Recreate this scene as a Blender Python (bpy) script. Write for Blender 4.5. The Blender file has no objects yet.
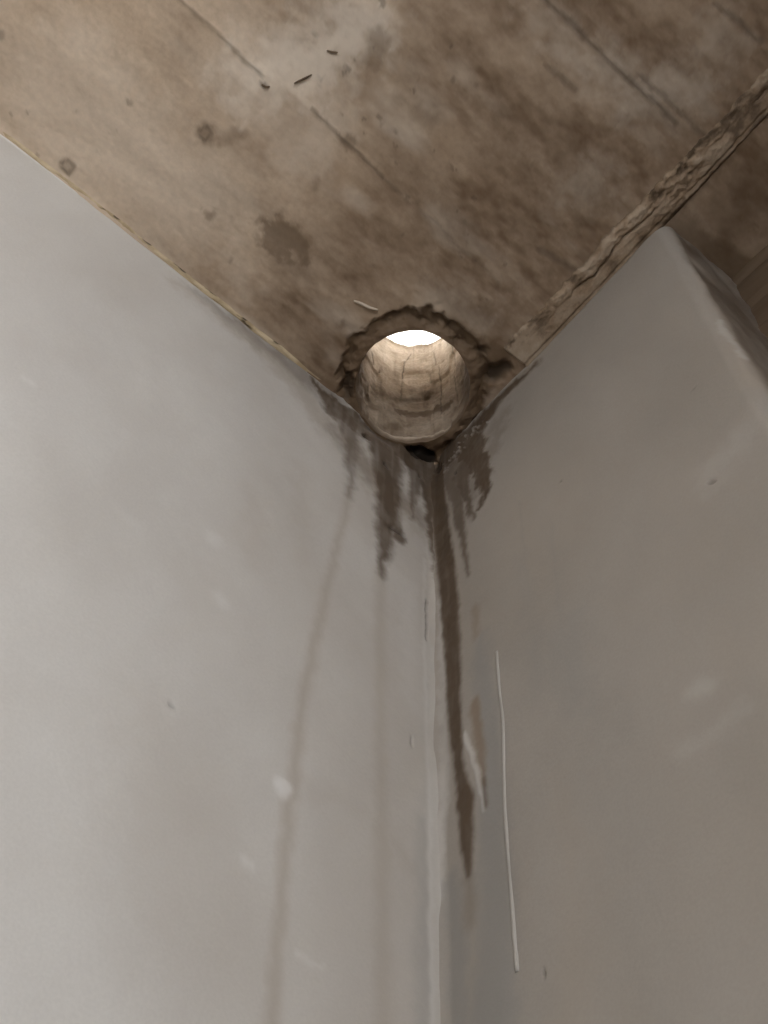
import bpy, math
import numpy as np
from mathutils import Matrix, Vector

scene = bpy.context.scene
COL = scene.collection

# ------------------------------------------------------------------ camera
F_PX = 1107.5                         # focal length for a 768 x 1024 frame
CAM = np.array([0.48088, 0.53597, 1.5])
R = np.array([[-0.77163463, -0.54169832, -0.33338106],
              [0.63561596, -0.63697509, -0.43618239],
              [0.02392384, -0.54847576, 0.83582414]])   # world <- (right, down, forward)
cam_data = bpy.data.cameras.new('camera')
cam_data.lens = F_PX / 1024 * 36
cam_data.sensor_width = 36
cam_data.clip_start = 0.02
cam = bpy.data.objects.new('camera', cam_data)
cam.matrix_world = Matrix([[R[i, 0], -R[i, 1], -R[i, 2], CAM[i]] for i in range(3)] + [[0, 0, 0, 1]])
COL.objects.link(cam)
scene.camera = cam

# ------------------------------------------------------------------ sky, light, exposure
world = bpy.data.worlds.new('overcast_sky')
scene.world = world
world.use_nodes = True
bg = world.node_tree.nodes['Background']
bg.inputs['Color'].default_value = (0.98, 0.975, 0.985, 1)
bg.inputs['Strength'].default_value = 6.0
scene.view_settings.view_transform = 'Standard'
scene.view_settings.look = 'None'
scene.view_settings.gamma = 1
scene.view_settings.use_curve_mapping = False
scene.view_settings.exposure = 1.13
scene.cycles.max_bounces = 10
scene.cycles.diffuse_bounces = 8
scene.cycles.sample_clamp_indirect = 8

H = 2.70                              # ceiling height
SLAB = 0.282                          # slab thickness
ROOM_X, ROOM_Y = 2.0, 1.35
WIN = (0.75, 1.50, 1.10, 2.35)         # window opening in the wall behind the camera
portal = bpy.data.lights.new('window_portal', 'AREA')
portal.shape = 'RECTANGLE'
portal.size, portal.size_y = WIN[1] - WIN[0], WIN[3] - WIN[2]
portal.cycles.is_portal = True
po = bpy.data.objects.new('window_portal', portal)
po.location = ((WIN[0] + WIN[1]) / 2, ROOM_Y + 0.1, (WIN[2] + WIN[3]) / 2)
po.rotation_euler = (math.radians(-90), 0, 0)
COL.objects.link(po)
UPX, UPY = -3.0, -2.6                 # unseen storey added above reaches this far, open on those two sides
for nm_, sz_, loc_, rot_ in (('upper_opening_portal', (ROOM_X - UPX, 2.3), ((ROOM_X + UPX) / 2, UPY, H + SLAB + 1.4), (math.radians(90), 0, 0)),
                             ('upper_side_portal', (2.3, ROOM_Y - UPY), (UPX, (ROOM_Y + UPY) / 2, H + SLAB + 1.4), (0, math.radians(-90), 0))):
    pl_ = portal.copy(); pl_.name = nm_; pl_.size, pl_.size_y = sz_
    pq_ = bpy.data.objects.new(nm_, pl_); pq_.location = loc_; pq_.rotation_euler = rot_
    COL.objects.link(pq_)

# ------------------------------------------------------------------ plans of the two walls and the hole
AL = math.radians(1.66)               # the corner is a little tighter than square
LU, LN = np.array([math.cos(AL), math.sin(AL)]), np.array([-math.sin(AL), math.cos(AL)])
RU, RN = np.array([math.sin(AL), math.cos(AL)]), np.array([math.cos(AL), -math.sin(AL)])
HOLE = np.array([0.0895, 0.0705])
HA, HB = 0.0755, 0.0690               # half axes of the slightly oval hole
E1 = np.array([0.65, 0.76]); E1 /= np.hypot(*E1)
E2 = np.array([E1[1], -E1[0]])
JAMB = 0.405                          # where the short wall ends
NICHE = 0.108                         # depth of the recess behind it


def ray(px):
    return R @ np.array([(px[0] - 384) / F_PX, (px[1] - 512) / F_PX, 1.0])


def on_ceiling(px):
    d = ray(px); p = CAM + d * (H - CAM[2]) / d[2]
    return p[0], p[1]


def on_left(px):
    d = ray(px); n = np.array([*LN, 0])
    p = CAM - d * (CAM @ n) / (d @ n)
    return p[:2] @ LU, p[2]


def on_right(px):
    d = ray(px); n = np.array([*RN, 0])
    p = CAM - d * (CAM @ n) / (d @ n)
    return p[:2] @ RU, p[2]


def in_hole(px):                      # far inner face of the hole: (angle * radius, height)
    d = ray(px); q = CAM[:2] - HOLE
    A = np.array([q @ E1 / HA, q @ E2 / HB]); B = np.array([d[:2] @ E1 / HA, d[:2] @ E2 / HB])
    a, b, c = B @ B, 2 * A @ B, A @ A - 1
    t = (-b + math.sqrt(max(b * b - 4 * a * c, 0))) / (2 * a)
    p = CAM + d * t; e = p[:2] - HOLE
    th = math.atan2(e @ E2 / HB, e @ E1 / HA) % (2 * math.pi)
    return th * 0.072, p[2]


# ------------------------------------------------------------------ numeric helpers
def vnoise(x, y, seed=0):
    xi, yi = np.floor(x).astype(np.int64), np.floor(y).astype(np.int64)
    fx, fy = x - xi, y - yi
    fx, fy = fx * fx * fx * (fx * (fx * 6 - 15) + 10), fy * fy * fy * (fy * (fy * 6 - 15) + 10)

    def h(i, j):
        n = (i * 374761393 + j * 668265263 + seed * 1274126177) & 0xffffffff
        n = ((n ^ (n >> 13)) * 1274126177) & 0xffffffff
        return ((n ^ (n >> 16)) & 0xffff) / 32767.5 - 1
    a, b, c, d = h(xi, yi), h(xi + 1, yi), h(xi, yi + 1), h(xi + 1, yi + 1)
    return a + (b - a) * fx + (c - a) * fy + (a - b - c + d) * fx * fy


def fbm(x, y, octaves=4, seed=0, gain=0.5):
    s, a, t = 0, 1.0, 0
    for o in range(octaves):
        s = s + a * vnoise(x * 2 ** o + 17.3 * o, y * 2 ** o - 9.1 * o, seed + o); t += a; a *= gain
    return s / t


def smooth(x, a, b):
    t = np.clip((x - a) / (b - a), 0, 1)
    return t * t * (3 - 2 * t)


def stroke(U, V, pts, soft=0.003, warp=0.0, freq=60, seed=1, stretch=1.0):
    """soft mask of a line with a width at each point; pts = [(u, v, half width), ...]"""
    p = np.array(pts, float)
    m = p[:, 2].max() + soft * 3 + warp * 2
    sel = (U > p[:, 0].min() - m) & (U < p[:, 0].max() + m) & (V > p[:, 1].min() - m) & (V < p[:, 1].max() + m)
    out = np.zeros_like(U)
    if not sel.any():
        return out
    u, v = U[sel], V[sel]
    if warp:
        w = fbm(u * freq, v * freq * stretch, 4, seed, 0.6) * warp * 1.7
        w2 = fbm(u * freq + 50, v * freq * stretch, 4, seed + 9, 0.6) * warp * 1.7
        u, v = u + w, v + w2
    best = np.full(u.shape, 1e9)
    if len(p) == 1:
        best = np.hypot(u - p[0, 0], v - p[0, 1]) - p[0, 2]
    for a, b in zip(p[:-1], p[1:]):
        d = b[:2] - a[:2]
        t = np.clip(((u - a[0]) * d[0] + (v - a[1]) * d[1]) / (d @ d + 1e-12), 0, 1)
        best = np.minimum(best, np.hypot(u - a[0] - t * d[0], v - a[1] - t * d[1]) - (a[2] + t * (b[2] - a[2])))
    out[sel] = 1 - smooth(best, -soft, soft)
    return out


PX = 0.00118                          # about one photo pixel on these surfaces, in metres


def marks(U, V, at, items, k_soft=1.0):
    """max of several strokes; item = (strength, soft px, warp px, [(px, py, half width px), ...])"""
    out = np.zeros_like(U)
    for k, (s, soft, warp, pts) in enumerate(items):
        q = [(*at((x, y)), w * PX) for x, y, w in pts]
        out = np.maximum(out, s * stroke(U, V, q, soft * PX * k_soft, warp * PX, 70, 3 + k * 7))
    return out


def ranges(*parts):
    out = []
    for a, b, st in parts:
        n = max(1, int(round((b - a) / st)))
        out += list(np.linspace(a, b, n, endpoint=False))
    out.append(parts[-1][1])
    return np.array(out)


def grid_faces(nu, nv, flip=False):
    i, j = np.meshgrid(np.arange(nu - 1), np.arange(nv - 1), indexing='ij')
    a = (i * nv + j).ravel()
    f = np.stack([a, a + nv, a + nv + 1, a + 1], 1)
    return f[:, ::-1] if flip else f


def build(name, verts, faces, mat=None, parent=None, attrs=None, shade=True):
    verts = np.asarray(verts, float)
    me = bpy.data.meshes.new(name)
    faces = np.asarray(faces, int)
    nf, k = faces.shape
    me.vertices.add(len(verts)); me.vertices.foreach_set('co', verts.astype(np.float32).ravel())
    me.loops.add(nf * k); me.loops.foreach_set('vertex_index', faces.astype(np.int32).ravel())
    me.polygons.add(nf); me.polygons.foreach_set('loop_start', np.arange(0, nf * k, k, dtype=np.int32))
    me.update(calc_edges=True)
    me.validate()
    if shade:
        me.polygons.foreach_set('use_smooth', np.ones(len(me.polygons), bool))
    for an, val in (attrs or {}).items():
        a = me.attributes.new(an, 'FLOAT', 'POINT')
        a.data.foreach_set('value', np.clip(val, 0, 1).astype(np.float32))
    if mat:
        me.materials.append(mat)
    o = bpy.data.objects.new(name, me)
    COL.objects.link(o)
    o.parent = parent
    return o


def box_geo(boxes):
    V, Fs = [], []
    for (x0, x1, y0, y1, z0, z1) in boxes:
        b = len(V)
        V += [(x, y, z) for x in (x0, x1) for y in (y0, y1) for z in (z0, z1)]
        Fs += [tuple(b + i for i in f) for f in
               ((0, 1, 3, 2), (4, 6, 7, 5), (0, 4, 5, 1), (2, 3, 7, 6), (0, 2, 6, 4), (1, 5, 7, 3))]
    return V, Fs


def structure(o, label, category):
    o['kind'] = 'structure'; o['label'] = label; o['category'] = category
    return o


# ------------------------------------------------------------------ materials
def material(name, base_a, base_b, layers, noise_scale=(6, 6, 6), noise_detail=8, rough=0.85, rough_wet=None,
             bump=0.15, bump_scale=220, contrast=(0.35, 0.65), fine=None):
    """two-tone mottled base, then attribute masks (name, colour, opacity) laid over it"""
    m = bpy.data.materials.new(name); m.use_nodes = True
    nt = m.node_tree; N = nt.nodes; L = nt.links
    bsdf = N['Principled BSDF']
    tc = N.new('ShaderNodeTexCoord')
    mp = N.new('ShaderNodeMapping'); mp.inputs['Scale'].default_value = noise_scale
    L.new(tc.outputs['Object'], mp.inputs['Vector'])
    nz = N.new('ShaderNodeTexNoise'); nz.inputs['Scale'].default_value = 1; nz.inputs['Detail'].default_value = noise_detail
    nz.inputs['Roughness'].default_value = 0.6
    L.new(mp.outputs['Vector'], nz.inputs['Vector'])
    mr = N.new('ShaderNodeMapRange'); mr.inputs['From Min'].default_value, mr.inputs['From Max'].default_value = contrast
    L.new(nz.outputs['Fac'], mr.inputs['Value'])

    def mix(fac, a, b, mode='MIX'):
        x = N.new('ShaderNodeMix'); x.data_type = 'RGBA'; x.blend_type = mode
        for sock, v in ((0, fac), (6, a), (7, b)):
            if isinstance(v, (int, float)):
                x.inputs[sock].default_value = v
            elif isinstance(v, tuple):
                x.inputs[sock].default_value = (*v, 1)
            else:
                L.new(v, x.inputs[sock])
        return x.outputs[2]
    col = mix(mr.outputs['Result'], base_a, base_b)
    if fine:                                        # fine speckle
        n2 = N.new('ShaderNodeTexNoise'); n2.inputs['Scale'].default_value = fine[0]; n2.inputs['Detail'].default_value = 5
        L.new(tc.outputs['Object'], n2.inputs['Vector'])
        r2 = N.new('ShaderNodeMapRange')
        r2.inputs['From Min'].default_value, r2.inputs['From Max'].default_value = 0.35, 0.65
        r2.inputs['To Min'].default_value, r2.inputs['To Max'].default_value = 1 - fine[1], 1 + fine[1]
        L.new(n2.outputs['Fac'], r2.inputs['Value'])
        col = mix(1.0, col, r2.outputs['Result'], 'MULTIPLY')
    for an, c, k in layers:
        at = N.new('ShaderNodeAttribute'); at.attribute_name = an
        mu = N.new('ShaderNodeMath'); mu.operation = 'MULTIPLY'; mu.inputs[1].default_value = k
        L.new(at.outputs['Fac'], mu.inputs[0])
        col = mix(mu.outputs[0], col, c)
        if an == 'damp_shade' and rough_wet is not None:
            rr = N.new('ShaderNodeMapRange'); rr.inputs['To Min'].default_value = rough; rr.inputs['To Max'].default_value = rough_wet
            L.new(at.outputs['Fac'], rr.inputs['Value']); L.new(rr.outputs['Result'], bsdf.inputs['Roughness'])
    L.new(col, bsdf.inputs['Base Color'])
    if rough_wet is None:
        bsdf.inputs['Roughness'].default_value = rough
    bsdf.inputs['Specular IOR Level'].default_value = 0.2
    bn = N.new('ShaderNodeTexNoise'); bn.inputs['Scale'].default_value = bump_scale; bn.inputs['Detail'].default_value = 4
    L.new(tc.outputs['Object'], bn.inputs['Vector'])
    bp = N.new('ShaderNodeBump'); bp.inputs['Strength'].default_value = bump; bp.inputs['Distance'].default_value = 0.002
    L.new(bn.outputs['Fac'], bp.inputs['Height']); L.new(bp.outputs['Normal'], bsdf.inputs['Normal'])
    return m


DAMP = (0.095, 0.066, 0.043)
PL_LAYERS = [('tan', (0.36, 0.31, 0.255), 0.8), ('cool', (0.25, 0.248, 0.24), 0.75), ('pale', (0.72, 0.71, 0.69), 0.8),
             ('rust', (0.20, 0.135, 0.08), 0.85), ('damp_shade', DAMP, 0.97), ('deep', (0.03, 0.022, 0.016), 0.95)]
M_PLASTER = material('grey_lime_plaster', (0.54, 0.525, 0.50), (0.61, 0.60, 0.575), PL_LAYERS,
                     (5, 5, 3.2), 7, 0.8, 0.6, 0.10, 260, (0.32, 0.68), (420, 0.025))
M_PLASTER_SHADE = material('shaded_grey_plaster', (0.305, 0.28, 0.25), (0.365, 0.338, 0.305), PL_LAYERS,
                      (5, 5, 3.2), 7, 0.8, 0.6, 0.10, 260, (0.32, 0.68), (420, 0.025))  # right wall's weaker light put into the colour: darker, warmer plaster copy
M_CEIL = material('brown_shuttered_concrete', (0.45, 0.34, 0.24), (0.62, 0.50, 0.38),
                  [('tan', (0.150, 0.096, 0.057), 0.92), ('pale', (0.82, 0.74, 0.635), 0.8), ('damp_shade', (0.120, 0.078, 0.045), 0.92),
                   ('grit', (0.05, 0.036, 0.025), 0.9), ('deep', (0.02, 0.015, 0.011), 0.95)],
                  (5, 14, 14), 9, 0.85, 0.6, 0.2, 180, (0.3, 0.7), (160, 0.06))
M_LINING = material('cast_concrete_lining', (0.42, 0.345, 0.26), (0.60, 0.515, 0.415),
                    [('damp_shade', (0.125, 0.083, 0.051), 0.88), ('pale', (0.62, 0.53, 0.43), 0.8), ('deep', (0.03, 0.022, 0.016), 0.95)],
                    (26, 26, 30), 8, 0.9, 0.85, 0.5, 160, (0.32, 0.68), (260, 0.10))
M_STRIP = material('crumbly_brown_mortar', (0.23, 0.162, 0.105), (0.36, 0.272, 0.19),
                   [('pale', (0.50, 0.42, 0.33), 0.8), ('damp_shade', (0.085, 0.06, 0.04), 0.9), ('deep', (0.06, 0.04, 0.024), 0.9)],
                   (30, 18, 30), 8, 0.85, 0.6, 0.35, 240, (0.3, 0.7), (300, 0.08))
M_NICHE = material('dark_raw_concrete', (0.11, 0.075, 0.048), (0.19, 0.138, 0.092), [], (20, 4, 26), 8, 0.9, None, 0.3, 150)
M_BEAD = material('yellowed_filler', (0.40, 0.31, 0.19), (0.62, 0.51, 0.35), [('deep', (0.06, 0.045, 0.03), 0.9)],
                  (40, 60, 60), 6, 0.8, None, 0.3, 300)
M_WHITE = material('white_bounce_surface', (0.78, 0.77, 0.75), (0.82, 0.81, 0.79), [], (3, 3, 3), 4, 0.9)
M_ROOM2 = material('pale_bounce_screed', (0.52, 0.50, 0.47), (0.60, 0.58, 0.55), [], (3, 3, 3), 5, 0.9)
M_ROOM = material('raw_grey_render', (0.26, 0.235, 0.21), (0.33, 0.30, 0.27), [], (3, 3, 3), 5, 0.9)
M_FLOOR = material('dusty_screed', (0.36, 0.31, 0.25), (0.44, 0.38, 0.31), [], (3, 3, 3), 6, 0.9)
M_DRIP = material('dried_pale_plaster', (0.38, 0.36, 0.33), (0.45, 0.43, 0.40), [], (60, 60, 20), 4, 0.6)
M_STRAW = material('dry_straw', (0.10, 0.07, 0.045), (0.16, 0.11, 0.07), [], (60, 60, 60), 3, 0.8)
M_CHIP = material('pale_wood_sliver', (0.50, 0.42, 0.33), (0.60, 0.52, 0.42), [], (60, 60, 60), 3, 0.7)
M_FRAME = material('white_frame', (0.6, 0.6, 0.58), (0.66, 0.66, 0.64), [], (8, 8, 8), 3, 0.5)

# ------------------------------------------------------------------ left wall
us = ranges((0, 0.22, 0.0013), (0.22, 0.75, 0.003), (0.75, ROOM_X + 0.01, 0.08))
vs = ranges((0, 1.75, 0.08), (1.75, 2.35, 0.003), (2.35, H + 0.02, 0.0014))
U, V = [a.ravel() for a in np.meshgrid(us, vs, indexing='ij')]
top = np.clip((V - 1.7) / 0.2, 0, 1) * np.clip((0.85 - U) / 0.1, 0, 1)
L_damp = marks(U, V, on_left, [
    (0.95, 5, 6, [(312, 380, 8), (340, 412, 20), (366, 430, 22), (400, 450, 26), (428, 470, 30)]),
    (0.75, 6, 4, [(350, 425, 16), (352, 470, 6), (349, 495, 1)]),
    (0.92, 4, 3, [(385, 455, 24), (388, 500, 15), (384, 545, 9), (380, 575, 3)]),
    (0.85, 3, 3, [(390, 505, 9), (398, 538, 8)]),
    (0.80, 3, 3, [(415, 465, 14), (413, 500, 5), (411, 520, 2)]),
    (0.92, 3, 3, [(424, 470, 14), (428, 510, 8), (431, 545, 4), (433, 580, 2)]),
    (0.55, 8, 6, [(190, 286, 2), (262, 342, 12), (300, 372, 18), (330, 396, 20)]),
], 1.7)
L_damp = np.maximum(L_damp, 0.38 * marks(U, V, on_left, [(1, 14, 10, [(335, 430, 12), (375, 480, 20), (425, 520, 12)])]))
L_damp = L_damp * np.clip(1.02 + 0.16 * fbm(U * 170, V * 14, 3, 201) + 0.15 * fbm(U * 60, V * 60, 3, 202), 0, 1.05)
L_deep = marks(U, V, on_left, [
    (0.8, 3, 2, [(385, 466, 3)]), (0.7, 2.5, 2, [(366, 437, 4)]), (0.7, 2, 1.5, [(391, 528, 2), (402, 537, 3)]),
    (0.8, 3, 2, [(412, 452, 7), (427, 458, 9)]), (0.6, 3, 2, [(421, 478, 3)]),
    (0.6, 1.2, 1, [(426, 600, 1), (427, 640, 1)]), (0.5, 1.2, .5, [(412, 738, 1), (412, 745, 1)]),
    (0.6, 1.5, 1, [(170, 705, 1.6)]),
])
L_tan = marks(U, V, on_left, [
    (0.8, 6, 2, [(350, 490, 3), (334, 560, 4), (318, 625, 4.5), (303, 700, 4.5), (292, 790, 5), (283, 880, 4.5), (270, 1040, 5)]),
    (0.62, 6, 2, [(381, 570, 6), (380, 680, 5), (381, 800, 6), (383, 930, 6), (386, 1040, 7)]),
    (0.35, 20, 8, [(255, 500, 6), (250, 560, 8)]), (0.30, 16, 8, [(300, 470, 8), (305, 560, 5)]),
    (0.25, 40, 10, [(210, 590, 20)]), (0.30, 40, 10, [(170, 760, 40), (200, 900, 50)]),
    (0.7, 14, 8, [(180, 285, 6), (250, 340, 12), (300, 385, 16), (325, 425, 14)]), (0.9, 18, 10, [(345, 440, 18), (385, 490, 24), (425, 530, 12)]),
    (0.45, 8, 4, [(395, 840, 4), (410, 870, 4)]), (0.20, 8, 4, [(310, 790, 8), (350, 800, 6), (380, 825, 4)]),
    (0.35, 10, 4, [(424, 560, 8), (428, 640, 8)]),
])
L_cool = marks(U, V, on_left, [(0.5, 8, 3, [(424, 820, 4), (426, 1040, 8)]), (0.3, 10, 4, [(440, 640, 14), (446, 1040, 18)])])
L_pale = marks(U, V, on_left, [
    (0.35, 3, 1, [(424, 560, 2), (424, 640, 1.5), (429, 800, 1.5), (433, 1040, 1.5)]),
    (0.8, 4, 2, [(282, 788, 7)]), (0.35, 6, 3, [(220, 600, 6)]), (0.4, 4, 3, [(245, 860, 4), (252, 866, 3)]),
    (0.35, 2.5, 3, [(298, 958, 2), (312, 964, 1), (325, 970, 1)]), (0.15, 6, 3, [(118, 508, 3), (140, 525, 4)]),
    (0.4, 4, 3, [(28, 380, 4)]), (0.3, 5, 3, [(215, 540, 8)]),
    (0.9, 1.5, 1.5, [(-20, 118, 3), (10, 142, 3), (40, 165, 3), (75, 192, 2.5)]),
    (0.2, 12, 5, [(410, 590, 8), (408, 700, 6)]), (0.5, 1.2, 1, [(352, 419, 1.2), (366, 423, 1.4), (378, 433, 1.2)]),
])
low = fbm(U * 6, V * 4, 3, 21)
L_base = (np.clip(0.20 * fbm(U * 5, V * 5, 4, 5) + 0.10 + 0.36 * smooth(0.36 - U, 0, 0.34) + 0.10 * fbm(U * 22 + V * 8, V * 12, 4, 6), 0, 1))  # tan deepens towards the corner: dimmer, warmer light painted into the wall
L_tan = L_base + 1.0 * L_tan * (1 - L_base)
disp = 0.0022 * low + 0.0011 * fbm(U * 22, V * 18, 3, 8) + 0.0011 * np.maximum(0, fbm(U * 7 + V * 9, V * 3 - U * 4, 3, 31)) ** 1.5
disp += 0.0008 * L_pale - 0.006 * L_deep
disp += L_damp * (0.0013 * fbm(U * 60, V * 40, 3, 44) + 0.0006)
disp *= top
cov = 0.012                            # soft inside corner
disp += cov * 0.42 * np.clip(1 - U / cov, 0, 1) ** 2
qx, qy = (U * LU[0] - HOLE[0]), (U * LU[1] - HOLE[1])          # the hole bites into the top of this wall
need = np.zeros_like(U)
for back in np.linspace(0, 0.016, 33):
    ex_, ey_ = qx - back * LN[0], qy - back * LN[1]
    need = np.where(np.hypot((ex_ * E1[0] + ey_ * E1[1]) / HA, (ex_ * E2[0] + ey_ * E2[1]) / HB) < 1.035, back + 0.0005, need)
disp = disp - (need + np.where(need > 0, disp, 0)) * smooth(V, H - 0.034, H - 0.006)
P = np.empty((len(U), 3))
P[:, 0] = U * LU[0] + disp * LN[0]; P[:, 1] = U * LU[1] + disp * LN[1]; P[:, 2] = V
wall_left = structure(build('wall_left', P, grid_faces(len(us), len(vs)), M_PLASTER, None,
                            dict(damp_shade=L_damp, deep=L_deep, tan=L_tan, cool=L_cool, pale=L_pale, rust=0 * U)),
                      'bright grey plastered wall on the left, brown streaks running down beside the corner', 'wall')

# ------------------------------------------------------------------ right wall with its rounded end and reveal
RAD = 0.016
s_main = ranges((0, 0.16, 0.0013), (0.16, JAMB - RAD, 0.0026))
s_all = np.concatenate([s_main, JAMB - RAD + ranges((0, RAD * math.pi / 2, 0.0012), (RAD * math.pi / 2, RAD * math.pi / 2 + NICHE, 0.003))[1:]])
vs = ranges((0, 1.75, 0.08), (1.75, 2.35, 0.003), (2.35, H + 0.02, 0.0014))
a = np.clip((s_all - (JAMB - RAD)) / RAD, 0, math.pi / 2)
run = np.minimum(s_all, JAMB - RAD) + RAD * np.sin(a)
dep = RAD * (1 - np.cos(a)) + np.clip(s_all - (JAMB - RAD) - RAD * math.pi / 2, 0, None)
S, V = [x.ravel() for x in np.meshgrid(s_all, vs, indexing='ij')]
RUNV, DEP, ANG = [np.repeat(x, len(vs)) for x in (run, dep, a)]
top = np.clip((V - 1.7) / 0.2, 0, 1)
R_damp_dark = marks(S, V, on_right, [
    (0.95, 4, 5, [(428, 468, 26), (455, 450, 22), (480, 425, 16), (505, 395, 9), (535, 365, 5)]),
    (0.95, 3, 5, [(470, 445, 22), (482, 470, 12), (486, 492, 7), (478, 510, 3)]),
    (0.85, 3, 3, [(462, 470, 16), (468, 500, 5), (474, 520, 2)]),
    (0.97, 2.5, 1.5, [(436, 470, 16), (440, 510, 12), (446, 560, 12), (451, 620, 11), (455, 690, 9), (458, 740, 7), (461, 775, 5.5),
                      (466, 800, 9), (468, 840, 7), (469, 875, 3)]),
    (0.35, 5, 2, [(468, 880, 4), (470, 920, 5)]),
    (0.75, 2.5, 2, [(452, 470, 14), (464, 540, 4), (468, 575, 2)]),
    (0.8, 1.5, 1, [(485, 780, 1.5), (488, 806, 2)]),
    (0.6, 2.5, 5, [(640, 246, 3), (585, 304, 3), (548, 340, 4)]),
], 1.5)
R_damp_dark = np.maximum(R_damp_dark, 0.35 * marks(S, V, on_right, [(1, 14, 10, [(440, 500, 14), (470, 500, 16), (500, 420, 12)])]))
R_damp_dark = R_damp_dark * np.clip(1.02 + 0.14 * fbm(S * 170, V * 14, 3, 203) + 0.12 * fbm(S * 60, V * 60, 3, 204), 0, 1.05)
R_deep = marks(S, V, on_right, [
    (0.75, 3, 2, [(432, 462, 8), (440, 470, 5)]), (0.6, 2, 2, [(425, 500, 2), (429, 520, 2)]), (0.6, 2, 1.5, [(456, 474, 2.5)]),
    (0.7, 1, .5, [(544, 974, 1.4)]), (0.5, 1, .5, [(709, 482, 1.6), (713, 480, 1.2)]), (0.6, 1, .5, [(694, 388, 1)]), (0.5, 1, .4, [(560, 480, 1)]),
    (0.5, 1.5, 1, [(430, 560, 1.2), (432, 590, 1)]),
])
R_rust = marks(S, V, on_right, [(0.7, 4, 2, [(476, 705, 5), (480, 745, 5), (485, 785, 2)]), (0.4, 5, 3, [(474, 610, 5), (476, 635, 3)])])
R_tan = marks(S, V, on_right, [
    (0.4, 8, 4, [(446, 540, 14), (456, 640, 14)]), (0.35, 20, 8, [(520, 500, 12), (535, 620, 10)]),
    (0.4, 14, 6, [(560, 780, 10), (572, 900, 12), (575, 1040, 14)]), (0.3, 30, 10, [(690, 480, 30), (700, 560, 30)]),
    (0.25, 12, 6, [(590, 840, 8), (600, 960, 8)]), (0.6, 4, 4, [(500, 400, 8), (560, 335, 4)]),
    (0.85, 10, 5, [(690, 238, 4), (712, 280, 9), (745, 330, 16), (768, 365, 20)]),
])
R_cool = marks(S, V, on_right, [
    (0.75, 10, 4, [(480, 640, 6), (490, 720, 12), (494, 820, 14), (496, 920, 16), (492, 1040, 20)]),
    (0.7, 7, 3, [(452, 880, 8), (458, 960, 8), (460, 1040, 10)]), (0.3, 12, 5, [(520, 560, 6), (540, 680, 8)]),
    (0.35, 14, 6, [(565, 640, 18), (580, 700, 12)]), (0.3, 2.5, 2, [(520, 500, 1), (526, 580, 1.5), (538, 690, 1.5)]), (0.25, 3, 2, [(550, 520, 1), (562, 640, 2)]),
])
R_pale = marks(S, V, on_right, [
    (0.55, 2, 1, [(466, 735, 2), (474, 755, 2.5), (482, 785, 3), (486, 810, 2)]), (0.35, 4, 2, [(441, 600, 3), (446, 760, 4), (441, 900, 3)]),
    (0.14, 16, 6, [(710, 470, 16), (735, 445, 10)]), (0.18, 7, 3, [(700, 690, 6), (712, 684, 6)]), (0.12, 9, 4, [(690, 750, 4), (745, 710, 4)]),
    (0.25, 2.5, 3, [(715, 318, 3), (728, 336, 3), (742, 350, 3)]), (0.4, 1.5, 1.5, [(600, 288, 2), (555, 334, 2), (530, 360, 3)]),
])
R_base = np.clip(0.24 * fbm(S * 6, V * 5, 4, 15) + 0.12 * fbm(S * 26, V * 14, 4, 16) + 0.18, 0, 1)
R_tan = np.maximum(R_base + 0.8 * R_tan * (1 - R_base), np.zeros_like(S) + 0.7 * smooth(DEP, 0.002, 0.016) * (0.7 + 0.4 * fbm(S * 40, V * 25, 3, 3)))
R_damp_dark = np.maximum(R_damp_dark, smooth(DEP, 0.006, 0.02) * np.clip(0.68 + 0.5 * fbm(S * 30, V * 18, 4, 13), 0.25, 0.95))  # turns the reveal dark brown
spark = smooth(fbm(S * 260, V * 260, 2, 91), 0.30, 0.55) * marks(S, V, on_right, [(1, 6, 4, [(452, 462, 12), (468, 438, 14), (485, 425, 8)])])  # wet glints: raised specks whose colour is also painted lighter
disp = 0.0028 * fbm(S * 7, V * 5, 3, 61) + 0.0012 * fbm(S * 21, V * 16, 3, 68)
disp += 0.0008 * R_pale - 0.005 * R_deep + 0.003 * spark
disp += R_damp_dark * (0.0011 * fbm(S * 60, V * 40, 3, 77) + 0.0004)
disp += 0.0025 * fbm(S * 40, V * 30, 4, 12) * smooth(ANG, 0.3, 1.2)
disp *= top
disp += cov * 0.42 * np.clip(1 - S / cov, 0, 1) ** 2
nx = np.outer(np.cos(ANG), RN).T + np.outer(np.sin(ANG), RU).T
P = np.empty((len(S), 3))
for c in (0, 1):
    P[:, c] = RUNV * RU[c] - DEP * RN[c] + disp * nx[c]
P[:, 2] = V
wall_right = structure(build('wall_right', P, grid_faces(len(s_all), len(vs), True), M_PLASTER_SHADE, None,
                             dict(damp_shade=R_damp_dark * (1 - 0.55 * spark), deep=R_deep, tan=R_tan, cool=R_cool, pale=R_pale, rust=R_rust)),
                       'short grey plastered wall on the right with a dark wet streak and an open end', 'wall')

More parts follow.
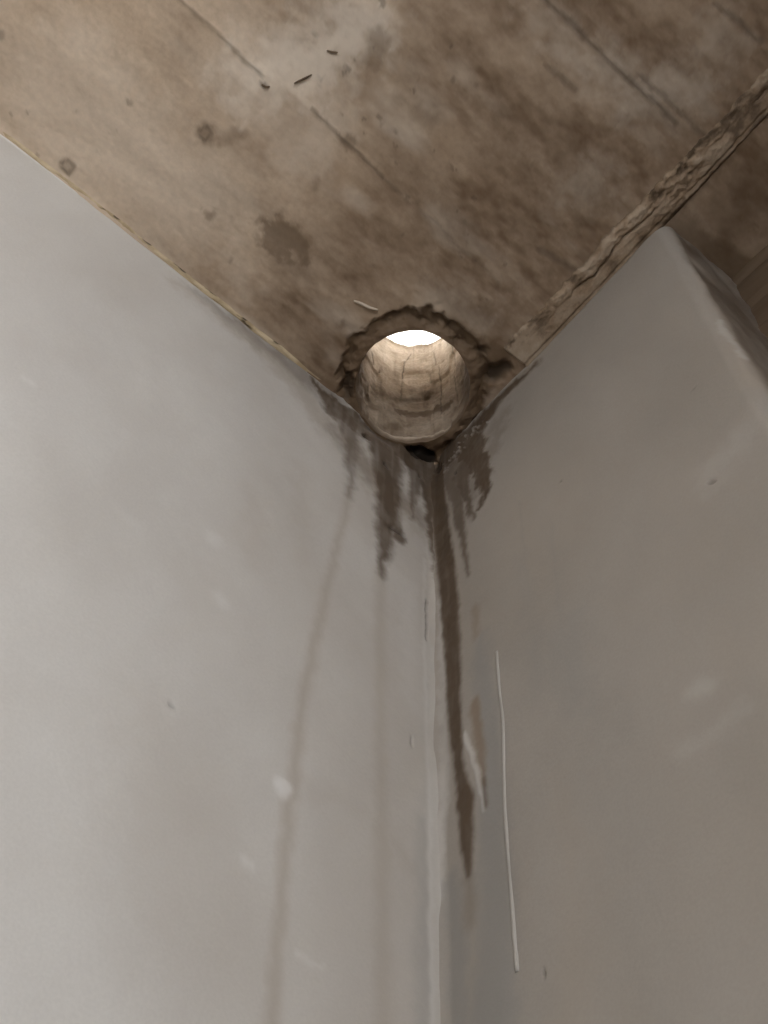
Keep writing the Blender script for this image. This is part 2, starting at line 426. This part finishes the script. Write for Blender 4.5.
# pale dried run of plaster standing proud of the right wall
def tube(pts, radii, nseg=8, squash=None):
    pts = np.array(pts, float); Vv, Ff = [], []
    n = len(pts)
    for i in range(n):
        t = pts[min(i + 1, n - 1)] - pts[max(i - 1, 0)]; t /= np.linalg.norm(t)
        up = np.array(squash if squash is not None else (0.3, 0.2, 0.9)); up = up / np.linalg.norm(up)
        s = np.cross(t, up); s /= np.linalg.norm(s); w = np.cross(s, t)
        for k in range(nseg):
            th = 2 * math.pi * k / nseg
            Vv.append(pts[i] + radii[i] * (math.cos(th) * s + (0.6 if squash is not None else 1) * math.sin(th) * w))
    for i in range(n - 1):
        for k in range(nseg):
            Ff.append((i * nseg + k, i * nseg + (k + 1) % nseg, (i + 1) * nseg + (k + 1) % nseg, (i + 1) * nseg + k))
    for e, c in ((0, pts[0]), (n - 1, pts[-1])):
        b = len(Vv); Vv.append(c)
        for k in range(nseg):
            q = (e * nseg + k, e * nseg + (k + 1) % nseg, b, b)
            Ff.append(q if e else (q[1], q[0], b, b))
    Ff = [f if len(set(f)) == 4 else f for f in Ff]
    return Vv, Ff


def build_tube(name, pts, radii, mat, parent=None, nseg=8, squash=None):
    Vv, Ff = tube(pts, radii, nseg, squash)
    me = bpy.data.meshes.new(name)
    me.from_pydata([tuple(v) for v in Vv], [], [tuple(dict.fromkeys(f)) for f in Ff])
    me.polygons.foreach_set('use_smooth', np.ones(len(me.polygons), bool))
    me.materials.append(mat); me.update()
    o = bpy.data.objects.new(name, me); COL.objects.link(o); o.parent = parent
    return o


def right_point(px, off=0.0):
    s, v = on_right(px); q = s * RU + off * RN
    return np.array([q[0], q[1], v])


_rd = (disp.reshape(len(s_all), len(vs)), s_all.copy(), vs.copy())


def wall_offset(px):
    s, v = on_right(px)
    return _rd[0][np.argmin(abs(_rd[1] - s)), np.argmin(abs(_rd[2] - v))] + 0.0003


def resample(pts, n):
    p = np.array(pts, float); d = np.r_[0, np.cumsum(np.linalg.norm(np.diff(p, axis=0), axis=1))]
    t = np.linspace(0, d[-1], n)
    q = np.stack([np.interp(t, d, p[:, i]) for i in range(3)], 1)
    for _ in range(3):
        q[1:-1] = 0.25 * q[:-2] + 0.5 * q[1:-1] + 0.25 * q[2:]
    return q


dp = resample([right_point(p, wall_offset(p)) for p in ((497, 652), (501, 690), (505, 720), (505, 770), (506, 810), (509, 860), (513, 910), (518, 972))], 60)
tt = np.linspace(0, 1, 60)
drip = build_tube('plaster_drip', dp, 0.0017 + 0.0004 * np.sin(tt * 23) * tt + 0.0006 * (tt > 0.96), M_DRIP, wall_right, 8, (RN[0], RN[1], 0))
drip['label'] = 'thin pale dried run of plaster'

# ------------------------------------------------------------------ ceiling slab with the round hole
SQ = 0.098
n_sq = 98
xs = np.concatenate([ranges((-0.35, -0.12, 0.05), (-0.12, HOLE[0] - SQ, 0.0024))[:-1], np.linspace(HOLE[0] - SQ, HOLE[0] + SQ, n_sq + 1),
                     ranges((HOLE[0] + SQ, 0.76, 0.0024), (0.76, ROOM_X + 0.2, 0.09))[1:]])
ys = np.concatenate([ranges((-0.25, HOLE[1] - SQ, 0.03))[:-1], np.linspace(HOLE[1] - SQ, HOLE[1] + SQ, n_sq + 1),
                     ranges((HOLE[1] + SQ, 0.72, 0.0024), (0.72, ROOM_Y + 0.25, 0.09))[1:]])
nx_, ny_ = len(xs), len(ys)
ix0 = int(np.argmin(abs(xs - (HOLE[0] - SQ)))); iy0 = int(np.argmin(abs(ys - (HOLE[1] - SQ))))
gx, gy = [q.ravel() for q in np.meshgrid(xs, ys, indexing='ij')]
fc = grid_faces(nx_, ny_)
ci, cj = fc[:, 0] // ny_, fc[:, 0] % ny_
keep = ~((ci >= ix0) & (ci < ix0 + n_sq) & (cj >= iy0) & (cj < iy0 + n_sq))
fc = fc[keep]
ring = [(ix0 + k, iy0) for k in range(n_sq)] + [(ix0 + n_sq, iy0 + k) for k in range(n_sq)] + \
       [(ix0 + n_sq - k, iy0 + n_sq) for k in range(n_sq)] + [(ix0, iy0 + n_sq - k) for k in range(n_sq)]
outer = np.array([i * ny_ + j for i, j in ring]); NR = len(outer)
bxy = np.stack([gx[outer], gy[outer]], 1) - HOLE
ang = np.arctan2(bxy @ E2 / HB, bxy @ E1 / HA)
rimxy = HOLE + np.outer(HA * np.cos(ang), E1) + np.outer(HB * np.sin(ang), E2)
NRAD = 40
tr = np.linspace(0, 1, NRAD + 1)[:-1] ** 1.2
pat = rimxy[None] + tr[:, None, None] * (bxy + HOLE - rimxy)[None]
base = len(gx)
X = np.concatenate([gx, pat[..., 0].ravel()]); Y = np.concatenate([gy, pat[..., 1].ravel()])
idx = np.vstack([base + np.arange(NRAD * NR).reshape(NRAD, NR), outer[None]])
q0, q1 = idx[:-1], idx[1:]
pf = np.stack([q0, np.roll(q0, -1, 1), np.roll(q1, -1, 1), q1], -1).reshape(-1, 4)[:, ::-1]
F_all = np.vstack([fc, pf])

rel = np.stack([X, Y], 1) - HOLE
rho = np.hypot(rel @ E1 / HA, rel @ E2 / HB)         # 1 on the rim
vis = np.clip((0.85 - X) / 0.1, 0, 1) * np.clip((0.85 - Y) / 0.1, 0, 1)
C_pale = marks(X, Y, on_ceiling, [
    (0.75, 30, 14, [(250, 75, 24), (300, 70, 28), (360, 25, 24)]), (0.40, 16, 8, [(245, 62, 14), (270, 100, 14)]),
    (0.35, 26, 10, [(80, 45, 20)]), (0.30, 26, 10, [(150, 112, 18)]), (0.30, 40, 14, [(60, 100, 60), (180, 200, 60)]),
    (0.35, 26, 12, [(590, 185, 18)]), (0.40, 24, 12, [(560, 40, 8), (640, 95, 20), (700, 90, 14)]), (0.30, 26, 12, [(720, 40, 20)]),
    (0.30, 24, 12, [(590, 60, 10), (540, 15, 10)]), (0.30, 18, 10, [(230, 240, 12), (240, 290, 10)]), (0.25, 14, 8, [(440, 300, 20), (480, 320, 12)]),
    (0.35, 20, 10, [(330, 120, 20), (300, 160, 20)]), (0.5, 5, 3, [(362, 12, 3), (374, 5, 3)]),
])
C_tan = marks(X, Y, on_ceiling, [
    (0.55, 50, 20, [(430, 130, 60), (520, 200, 70), (470, 260, 40)]), (0.55, 40, 16, [(430, 60, 50), (520, 100, 40)]),
    (0.50, 40, 16, [(600, 100, 30), (650, 40, 30)]), (0.75, 20, 12, [(290, 5, 14), (330, 20, 18), (378, 38, 18)]),
    (0.5, 22, 10, [(520, 250, 20), (585, 215, 12), (612, 205, 8)]), (0.45, 20, 10, [(330, 180, 20), (420, 270, 30)]),
    (0.45, 30, 12, [(300, 270, 14), (320, 330, 18)]), (0.3, 16, 8, [(120, 60, 4), (200, 150, 4)]), (0.35, 12, 6, [(75, 90, 3), (130, 150, 5), (190, 210, 5)]),
    (0.5, 10, 5, [(150, 235, 4), (220, 300, 8), (320, 375, 14)]), (0.7, 40, 14, [(720, 210, 40), (768, 170, 40)]),
    (0.55, 30, 12, [(560, 260, 20), (640, 170, 20), (700, 100, 10)]),
    (0.4, 24, 12, [(350, 220, 20), (400, 290, 20)]),
])
C_damp_shade = marks(X, Y, on_ceiling, [
    (0.75, 6, 7, [(262, 222, 6), (280, 238, 22), (298, 250, 12)]), (0.4, 8, 7, [(290, 255, 16), (300, 275, 10)]), (0.6, 5, 5, [(205, 134, 8)]), (0.4, 5, 5, [(218, 138, 5), (240, 133, 5)]),
    (0.55, 4, 5, [(208, 215, 5), (214, 210, 2)]), (0.6, 4, 5, [(351, 141, 7)]), (0.45, 3, 4, [(314, 183, 4)]), (0.4, 2, 1, [(68, 166, 8)]),
    (0.45, 18, 10, [(560, 130, 10), (580, 180, 8), (600, 210, 6)]), (0.4, 14, 8, [(500, 110, 8), (560, 140, 8)]),
    (0.5, 10, 8, [(430, 115, 6), (400, 95, 5)]), (0.4, 10, 8, [(515, 250, 6)]), (0.35, 10, 8, [(420, 180, 5), (470, 230, 5)]),
    (0.75, 10, 6, [(676, 218, 12), (700, 245, 18), (731, 278, 24)]), (0.5, 25, 8, [(720, 215, 24), (768, 180, 30)]), (0.45, 9, 5, [(575, 230, 4), (596, 218, 8), (612, 208, 6)]),  # strokes at the recess paint in the shade on its ceiling
    (0.5, 6, 4, [(372, 60, 10), (380, 40, 8)]),
    (0.7, 4, 4, [(300, 365, 3), (330, 388, 7), (345, 400, 10)]), (0.85, 4, 4, [(495, 365, 14), (480, 385, 12)]),
    (0.85, 4, 4, [(472, 340, 7), (488, 352, 12), (500, 355, 10)]),
    (0.6, 5, 5, [(345, 380, 8), (352, 350, 5), (372, 328, 5), (405, 316, 6), (440, 320, 6), (465, 338, 7)]),
    (0.45, 4, 4, [(343, 322, 5)]), (0.35, 12, 8, [(450, 300, 6), (480, 310, 8)]),
])
jag = 1 + 0.10 * fbm(X * 55, Y * 55, 4, 7, 0.6) + 0.05 * fbm(X * 20, Y * 20, 2, 27)
rr = rho * jag
collar = smooth(rr, 1.36, 1.26)                        # chipped-out zone round the hole
groove = smooth(rr, 1.14, 1.21) * smooth(rr, 1.36, 1.27)
C_damp_shade = np.maximum(C_damp_shade, collar * 0.86 + groove * 0.12)
cwd = np.minimum(Y * LN[1] + X * LN[0], X * RN[0] + Y * RN[1])   # distance to the nearer wall
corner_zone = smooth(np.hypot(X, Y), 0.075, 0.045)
C_damp_shade = np.maximum(C_damp_shade, corner_zone * 0.95)
C_deep = np.maximum(0.22 * groove * smooth(fbm(X * 40, Y * 40, 3, 71), -0.3, 0.4), marks(X, Y, on_ceiling, [
    (1.0, 3, 2, [(410, 453, 9), (419, 457, 12), (428, 460, 8)]), (0.75, 5, 3, [(492, 375, 9), (508, 368, 7)]), (0.5, 4, 3, [(482, 352, 5)]),  # corner pit: its shade is also painted near-black
    (0.6, 3, 3, [(350, 378, 4), (347, 395, 5)])]))
C_grit = marks(X, Y, on_ceiling, [
    (0.5, 1.5, 1.5, [(178, -4, 1.5), (210, 27, 1.5), (236, 50, 2), (262, 76, 1.2)]), (0.55, 1.5, 1.5, [(312, 108, 1.5), (340, 135, 1.2), (384, 178, 1.5)]),
    (0.35, 2, 2, [(384, 178, 1.2), (470, 255, 1.2), (500, 285, 1)]),
    (0.6, 2.5, 2, [(545, -2, 2), (590, 42, 2), (640, 88, 2), (676, 124, 2)]), (0.5, 2, 2, [(714, 0, 2), (760, 42, 2)]),
    (0.5, 3, 2, [(545, 65, 2), (575, 90, 2)]), (0.6, 2, 2, [(266, 86, 2.5), (262, 84, 2)]), (0.4, 2, 1.5, [(0, 35, 4)]),
    (0.55, 1.5, 1, [(61, 163, 1.2), (68, 159, 1.2), (75, 166, 1.2), (69, 174, 1.4), (62, 168, 1.2)]),
    (0.5, 1.5, 1, [(200, 130, 1.2), (207, 127, 1.2), (212, 134, 1.2), (205, 141, 1.2), (199, 136, 1.2)]),
    (0.4, 2, 2, [(403, 235, 2)]), (0.45, 2.5, 3, [(640, 75, 3), (720, 150, 2)]),
    (0.5, 2, 2, [(232, 258, 1), (230, 262, 1)]), (0.4, 2, 2, [(540, 250, 4), (580, 275, 2)]),
])
C_grit = np.maximum(C_grit, 0.5 * smooth(fbm(X * 90, Y * 90, 3, 55), 0.5, 0.75) * smooth(fbm(X * 9, Y * 9, 2, 58), 0.1, 0.5))
streak = fbm(X * 7 + 3, Y * 38, 4, 83)
C_tan = np.maximum(C_tan, np.clip(0.30 * streak + 0.45 * fbm(X * 12, Y * 16, 4, 87) + 0.20 * fbm(X * 34, Y * 60, 4, 88, 0.6) - 0.04 + 0.92 * smooth(0.58 - X + 0.25 * Y, 0.06, 0.50), 0, 1))  # last term paints the light's fall-off across the ceiling into tan
C_tan = C_tan * np.clip(0.86 + 0.30 * fbm(X * 60, Y * 130, 4, 89, 0.6), 0, 1)
C_pale = np.maximum(C_pale, 0.55 * np.clip(fbm(X * 10, Y * 24, 4, 95) - 0.12, 0, 1)) * (1 - collar)

dz = 0.0022 * fbm(X * 6, Y * 9, 3, 33) + 0.0007 * fbm(X * 25, Y * 60, 3, 36) + 0.0005 * fbm(X * 140, Y * 140, 3, 38)
seams = marks(X, Y, on_ceiling, [
    (1, 2.5, 1, [(150, -28, 2), (178, -4, 2), (236, 52, 2), (312, 108, 2), (384, 178, 2), (500, 285, 1)]),
    (1.2, 3, 1, [(520, -24, 2), (545, -2, 2), (640, 88, 2), (680, 128, 2)]), (1, 3, 1, [(690, -24, 2), (768, 50, 2)])])
dz -= 0.0008 * seams
dz += 0.004 * collar * (0.4 + fbm(X * 60, Y * 60, 3, 41) * 0.8) + 0.003 * groove     # the chipped zone lies higher
dz -= 0.0040 * smooth(rr, 1.16, 1.05) * (0.8 + 0.5 * fbm(X * 50, Y * 50, 3, 42))     # mortar lip hangs lower
dz += 0.010 * C_deep - 0.0008 * C_grit
board = (Y * 1.0 + 0.01 * fbm(X * 3, Y * 3, 2, 2))
fill = np.clip(1 - cwd / 0.012, 0, 1) ** 2 * np.clip(X / 0.1, 0, 1)
dz -= 0.004 * fill
dz *= vis
Z = H + dz
CP = np.stack([X, Y, Z], 1)
nV = len(CP)
# slab top with the same hole, and its outer edge
x0, x1, y0, y1 = xs[0], xs[-1], ys[0], ys[-1]
K = 96
ang_t = np.linspace(0, 2 * math.pi, K, endpoint=False)
dirs = np.outer(np.cos(ang_t), [1, 0]) + np.outer(np.sin(ang_t), [0, 1])
hit = []
for d in dirs:
    ts = [((x1 if d[0] > 0 else x0) - HOLE[0]) / d[0] if abs(d[0]) > 1e-9 else 1e9, ((y1 if d[1] > 0 else y0) - HOLE[1]) / d[1] if abs(d[1]) > 1e-9 else 1e9]
    hit.append(HOLE + d * min(ts))
tt_in = np.arctan2(dirs @ E2 / HB, dirs @ E1 / HA)
rim_t = HOLE + np.outer(HA * np.cos(tt_in), E1) + np.outer(HB * np.sin(tt_in), E2)
topv = np.vstack([np.c_[rim_t, np.full(K, H + SLAB)], np.c_[np.array(hit), np.full(K, H + SLAB)], np.c_[np.array(hit), np.full(K, H)]])
k = np.arange(K); k2 = (k + 1) % K
topf = np.vstack([np.stack([k, k + K, k2 + K, k2], 1), np.stack([k + K, k + 2 * K, k2 + 2 * K, k2 + K], 1)]) + nV
ceiling = structure(build('ceiling', CP, F_all, M_CEIL, None, dict(pale=C_pale, tan=C_tan, damp_shade=C_damp_shade, grit=C_grit, deep=C_deep)),
                    'stained brown concrete ceiling with board marks and a round hole in its corner', 'ceiling')
build('slab_top', topv, topf - nV, M_ROOM2, ceiling, None, False)  # pale so it bounces light onto the added upper ceiling

# lining of the hole
NH = 110
zz = np.linspace(0, 1, NH)
order = np.argsort(ang % (2 * math.pi))
th = (ang % (2 * math.pi))[order]
rim_z = Z[base:base + NR][order]
TH, ZZ = [q.ravel() for q in np.meshgrid(th, zz, indexing='ij')]
zb = np.repeat(rim_z, NH)
ZW = zb + (H + SLAB - zb) * ZZ
SA = TH * 0.072
T_deep = marks(SA, ZW, in_hole, [
    (0.8, 1.2, 1, [(371, 352, 1), (373, 364, 1.5)]), (0.8, 1, .6, [(379, 373, 1.2)]), (0.7, 0.9, 1.2, [(411, 352, .5), (405, 362, .8), (402, 380, .9)]),
    (0.35, 0.9, 1, [(402, 382, .6), (400, 400, .6)]), (0.5, 0.8, .8, [(434, 352, .6), (437, 366, .8), (447, 360, .6)]),
    (0.5, 0.8, .8, [(439, 368, .6), (441, 395, .8), (442, 415, .7)]), (0.5, 0.8, .8, [(453, 345, .7), (455, 380, .7), (457, 405, .7)]),
    (0.45, 1, .6, [(384, 409, 1)]), (0.3, 0.8, .5, [(393, 341, .5), (405, 343, .5)])])
T_damp_shade = marks(SA, ZW, in_hole, [
    (1.0, 3, 4, [(396, 411, 5), (424, 412, 6), (450, 405, 5)]), (0.4, 6, 3, [(365, 385, 8), (372, 405, 6)]), (0.45, 6, 3, [(462, 380, 6), (465, 400, 6)]),
    (0.3, 8, 4, [(380, 392, 6), (430, 395, 8)])])
T_damp_shade = np.maximum(T_damp_shade, 0.45 * smooth(np.cos(TH), -0.6, -0.2))  # darker towards the sides
T_damp_shade = np.maximum(T_damp_shade, 0.75 * smooth(ZZ, 0.045, 0.0)) + 0.25 * smooth(fbm(SA * 40, ZW * 60, 3, 14), 0, 0.6) + 0.55 * smooth(ZZ, 0.70, 0.03) + 0.25 * smooth(fbm(SA * 90, ZW * 30, 3, 15), 0.1, 0.5)  # includes light fading down the hole, painted as a darkening gradient
T_pale = marks(SA, ZW, in_hole, [(0.9, 1.2, .6, [(378, 427, 1), (392, 435, 1.2), (413, 438, 1.4), (436, 434, 1.2), (450, 426, 1)]), (0.4, 3, 2, [(440, 350, 5), (446, 362, 4)]),  # first stroke paints the lit rim arc
                                 (0.35, 3, 2, [(405, 400, 1.5), (440, 397, 1.5)]), (0.3, 4, 3, [(414, 360, 3), (412, 385, 3)])])
rad = 0.0013 * fbm(SA * 70, ZW * 36, 4, 18) + 0.003 * T_deep + 0.0007 * np.sign(np.sin(SA * 230 + 1.2)) * smooth(fbm(SA * 30, ZW * 12, 2, 5), -0.2, 0.3)
rad += 0.0016 * np.sign(vnoise(SA * 26, ZW * 24, 64)) * smooth(np.abs(vnoise(SA * 26, ZW * 24, 64)), 0.0, 0.10) - 0.0012 * T_pale + 0.0012 * T_damp_shade * fbm(SA * 120, ZW * 120, 2, 65)
rad *= smooth(ZZ, 0.0, 0.03)
ea, eb = HA + rad, HB + rad
TP = np.stack([HOLE[0] + ea * np.cos(TH) * E1[0] + eb * np.sin(TH) * E2[0], HOLE[1] + ea * np.cos(TH) * E1[1] + eb * np.sin(TH) * E2[1], ZW], 1)
i = np.arange(NR); j = np.arange(NH - 1)
I, J = np.meshgrid(i, j, indexing='ij'); I, J = I.ravel(), J.ravel(); I2 = (I + 1) % NR
lin_f = np.stack([I * NH + J, I2 * NH + J, I2 * NH + J + 1, I * NH + J + 1], 1)
lining = build('hole_lining', TP, lin_f, M_LINING, ceiling, dict(damp_shade=T_damp_shade, deep=T_deep, pale=T_pale))
lining['label'] = 'pale cracked concrete inside of the round hole, lit from above'

# crumbly mortar band along the joint above the right wall
sy = ranges((0.178, 0.74, 0.0014)); sx = np.linspace(0, 1, 44)
SX, SY = [q.ravel() for q in np.meshgrid(sx, sy, indexing='ij')]
lo = SY * math.tan(AL) - 0.006
hi = 0.044 + (SY - 0.2) * 0.016 + 0.0040 * fbm(SY * 70, 0 * SY, 4, 3, 0.65)
xx = lo + (hi - lo) * SX
rough = smooth(SY, 0.205, 0.24)
broken = np.exp(-((SY - 0.44) / 0.06) ** 2)
wig = 0.60 + 0.13 * fbm(SY * 22, 0 * SY, 4, 41, 0.6)              # wavy crack between crust and slab
n1 = fbm(xx * 62 + SY * 11, SY * 48, 5, 101, 0.62)
n2 = fbm(xx * 150, SY * 110, 3, 107)
env = np.clip(SX * 10, 0, 1) * np.clip((1 - SX) * 9, 0, 1) ** 0.6 * np.clip((SY - 0.178) / 0.003, 0, 1)
crack = np.exp(-((SX - wig) / 0.035) ** 2) * rough
crust = smooth(SX, wig, wig + 0.06)
hgt = 0.0046 + rough * (crust * (0.0012 + 0.0045 * n1) + (1 - crust) * (0.0012 * n1 + 0.0045 * broken * n1) + 0.0007 * n2)
hgt = hgt * env - 0.0028 * crack * smooth(fbm(SX * 2, SY * 30, 3, 29), -0.4, 0.4) - 0.0015 * (1 - np.clip((1 - SX) * 14, 0, 1))
gap = np.exp(-((SX - 0.20) / 0.035) ** 2) * smooth(fbm(SX * 2, SY * 30, 3, 19), -0.7, 0.1)
hgt -= 0.002 * gap
S_deep = np.clip(0.6 * np.exp(-((SX - 0.9) / 0.05) ** 2) * smooth(-n1, -0.1, 0.3) + 0.5 * crack * smooth(fbm(SX * 2, SY * 30, 3, 29), -0.1, 0.5) + 0.75 * smooth(SX, 0.94, 1.0) + 0.3 * gap  # outer edge crack with its shadow painted dark
                 + 0.6 * (broken + 0.3 * crust) * smooth(-n1, 0.15, 0.45), 0, 1)
S_pale = np.clip(0.55 * crust * smooth(n1, 0.0, 0.4) + 0.35 * (1 - crust) * smooth(n1, -0.1, 0.4) + 0.4 * (1 - rough), 0, 1) * (1 - S_deep)
S_dark = np.clip(0.6 * smooth(-n1, 0.05, 0.5) + 0.25 * smooth(SY, 0.4, 0.6) + 0.6 * smooth(SX, 0.20, 0.08), 0, 1)  # darker in the hollows, beside the wall and past its end
strip = build('mortar_strip', np.stack([xx, SY, H + 0.0012 - hgt], 1), grid_faces(len(sx), len(sy)), M_STRIP, ceiling,
              dict(pale=S_pale, damp_shade=S_dark, deep=S_deep))
strip['label'] = 'crumbling mortar band along the joint above the right wall'

# yellowed bead of filler along the top of the left wall
bu = ranges((0.17, 0.78, 0.0016)); bt = np.linspace(0, 1, 14)
BU, BT = [q.ravel() for q in np.meshgrid(bu, bt, indexing='ij')]
wdt = (0.0028 + 0.0024 * fbm(BU * 30, 0 * BU, 4, 51)) * smooth(BU, 0.17, 0.24)
off = -0.003 + BT * (wdt + 0.006)
drop = (0.0016 + 0.0014 * fbm(BU * 60, BT * 3, 3, 57)) * np.sin(np.pi * np.clip(BT, 0, 1)) ** 0.7 * smooth(BU, 0.17, 0.22)
b_deep = smooth(fbm(BU * 55, BT * 2, 3, 66), 0.35, 0.6) + 0.5 * smooth(BU, 0.62, 0.70) + 0.6 * smooth(BU, 0.22, 0.17)
bead = structure(build('trim_1', np.stack([BU * LU[0] + off * LN[0], BU * LU[1] + off * LN[1], H - 0.0022 - drop], 1),
                       grid_faces(len(bu), len(bt), True), M_BEAD, None, dict(deep=b_deep)),
                 'yellowed bead of filler between the bright left wall and the ceiling', 'filler bead')

# ------------------------------------------------------------------ slivers stuck to the ceiling
def sliver(name, pxs, r, mat, label, group=None, lift=0.002):
    p = []
    for k_, q in enumerate(pxs):
        x_, y_ = on_ceiling(q)
        p.append((x_, y_, H - lift + 0.0006 * math.sin(k_ * 2.1)))
    n = 14
    p = resample(p, n); c = p[0].copy()
    t_ = np.linspace(0, 1, n)
    o = build_tube(name, p - c, r * (0.35 + 0.65 * np.sin(np.pi * np.clip(t_ * 0.96 + 0.02, 0, 1)) ** 0.6), mat, None, 7)
    o.location = c
    o['label'] = label; o['category'] = 'sliver'
    if group:
        o['group'] = group
    return o


sliver('wood_sliver', [(354, 300), (362, 303), (370, 307), (378, 309)], 0.0020, M_CHIP, 'pale curled wood sliver stuck to the ceiling just above the round hole', None, 0.0025)
sliver('straw_piece', [(294, 83), (303, 79), (312, 74)], 0.0012, M_STRAW, 'longer dark straw lying on the pale ceiling patch', 'dark straws on the ceiling')
sliver('straw_piece', [(327, 50), (332, 52), (338, 52)], 0.0011, M_STRAW, 'short dark straw nearest the top edge of the ceiling', 'dark straws on the ceiling')
sliver('straw_piece', [(262, 84), (266, 87), (270, 86)], 0.0013, M_STRAW, 'stubby dark straw at the end of the ceiling board seam', 'dark straws on the ceiling')

# ------------------------------------------------------------------ the rest of the room
nzv = ranges((0, 2.0, 0.1), (2.0, H + 0.02, 0.004)); nyv = ranges((JAMB - 0.02, 0.7, 0.004), (0.7, ROOM_Y + 0.2, 0.1))
NY, NZ = [q.ravel() for q in np.meshgrid(nyv, nzv, indexing='ij')]
nd = 0.003 * fbm(NY * 6, NZ * 20, 4, 3) + 0.0025 * np.sign(np.sin(NZ * 60)) * smooth(NZ, 2.0, 2.1)
niche_x = -NICHE + 0.014
structure(build('wall_back', np.stack([niche_x + nd, NY, NZ], 1), grid_faces(len(nyv), len(nzv), True), M_NICHE),
          'dark brown raw concrete wall set back behind the end of the right wall', 'wall')
v, f = box_geo([(-0.35, ROOM_X + 0.2, -0.25, ROOM_Y + 0.25, -0.15, 0.0)])
structure(build('floor', v, f, M_FLOOR, None, None, False), 'dusty brown screed floor of the room', 'floor')
v, f = box_geo([(ROOM_X, ROOM_X + 0.2, 0.0, ROOM_Y + 0.25, 0, H + 0.02)])
structure(build('wall_end', v, f, M_ROOM, None, None, False), 'plain grey wall closing the far end of the room', 'wall')
Y0, Y1 = ROOM_Y, ROOM_Y + 0.2
v, f = box_geo([(-0.3, WIN[0], Y0, Y1, 0, H + 0.02), (WIN[1], ROOM_X + 0.1, Y0, Y1, 0, H + 0.02),
                (WIN[0], WIN[1], Y0, Y1, 0, WIN[2]), (WIN[0], WIN[1], Y0, Y1, WIN[3], H + 0.02)])
structure(build('wall_front', v, f, M_ROOM, None, None, False), 'plain grey wall with the window opening', 'wall')
win = bpy.data.objects.new('window_1', None); win.location = ((WIN[0] + WIN[1]) / 2, Y0 + 0.08, WIN[2]); COL.objects.link(win)
structure(win, 'white framed window in the plain grey wall', 'window')
w2, hh = (WIN[1] - WIN[0]) / 2, WIN[3] - WIN[2]
for nm, bx in (('frame_rail', (-w2, w2, -0.03, 0.03, 0, 0.05)), ('frame_rail', (-w2, w2, -0.03, 0.03, hh - 0.05, hh)),
               ('frame_stile', (-w2, -w2 + 0.05, -0.03, 0.03, 0.05, hh - 0.05)), ('frame_stile', (w2 - 0.05, w2, -0.03, 0.03, 0.05, hh - 0.05)),
               ('mullion', (-0.025, 0.025, -0.03, 0.03, 0.05, hh - 0.05))):
    v, f = box_geo([bx])
    build(nm, v, f, M_FRAME, win, None, False)

# unseen storey added above to tame the sky light entering the hole
UH = H + SLAB
X1, Y1_ = ROOM_X + 0.2, ROOM_Y + 0.25
v, f = box_geo([(UPX, X1, UPY, Y1_, UH + 2.6, UH + 2.8)])
structure(build('ceiling_upper_added', v, f, M_WHITE, None, None, False), 'plain pale ceiling of an added storey that softens light into the hole', 'ceiling')
v, f = box_geo([(UPX, X1, UPY, -0.25, H, UH), (UPX, -0.35, -0.25, Y1_, H, UH)])
structure(build('floor_upper_added', v, f, M_ROOM2, None, None, False), 'pale screed floor of an added storey that softens light into the hole', 'floor')
v, f = box_geo([(ROOM_X, X1, UPY, Y1_, UH, UH + 2.6), (UPX, ROOM_X, ROOM_Y + 0.05, Y1_, UH, UH + 2.6)])
structure(build('wall_upper_added', v, f, M_WHITE, None, None, False), 'plain pale walls of an added storey that softens light into the hole', 'wall')
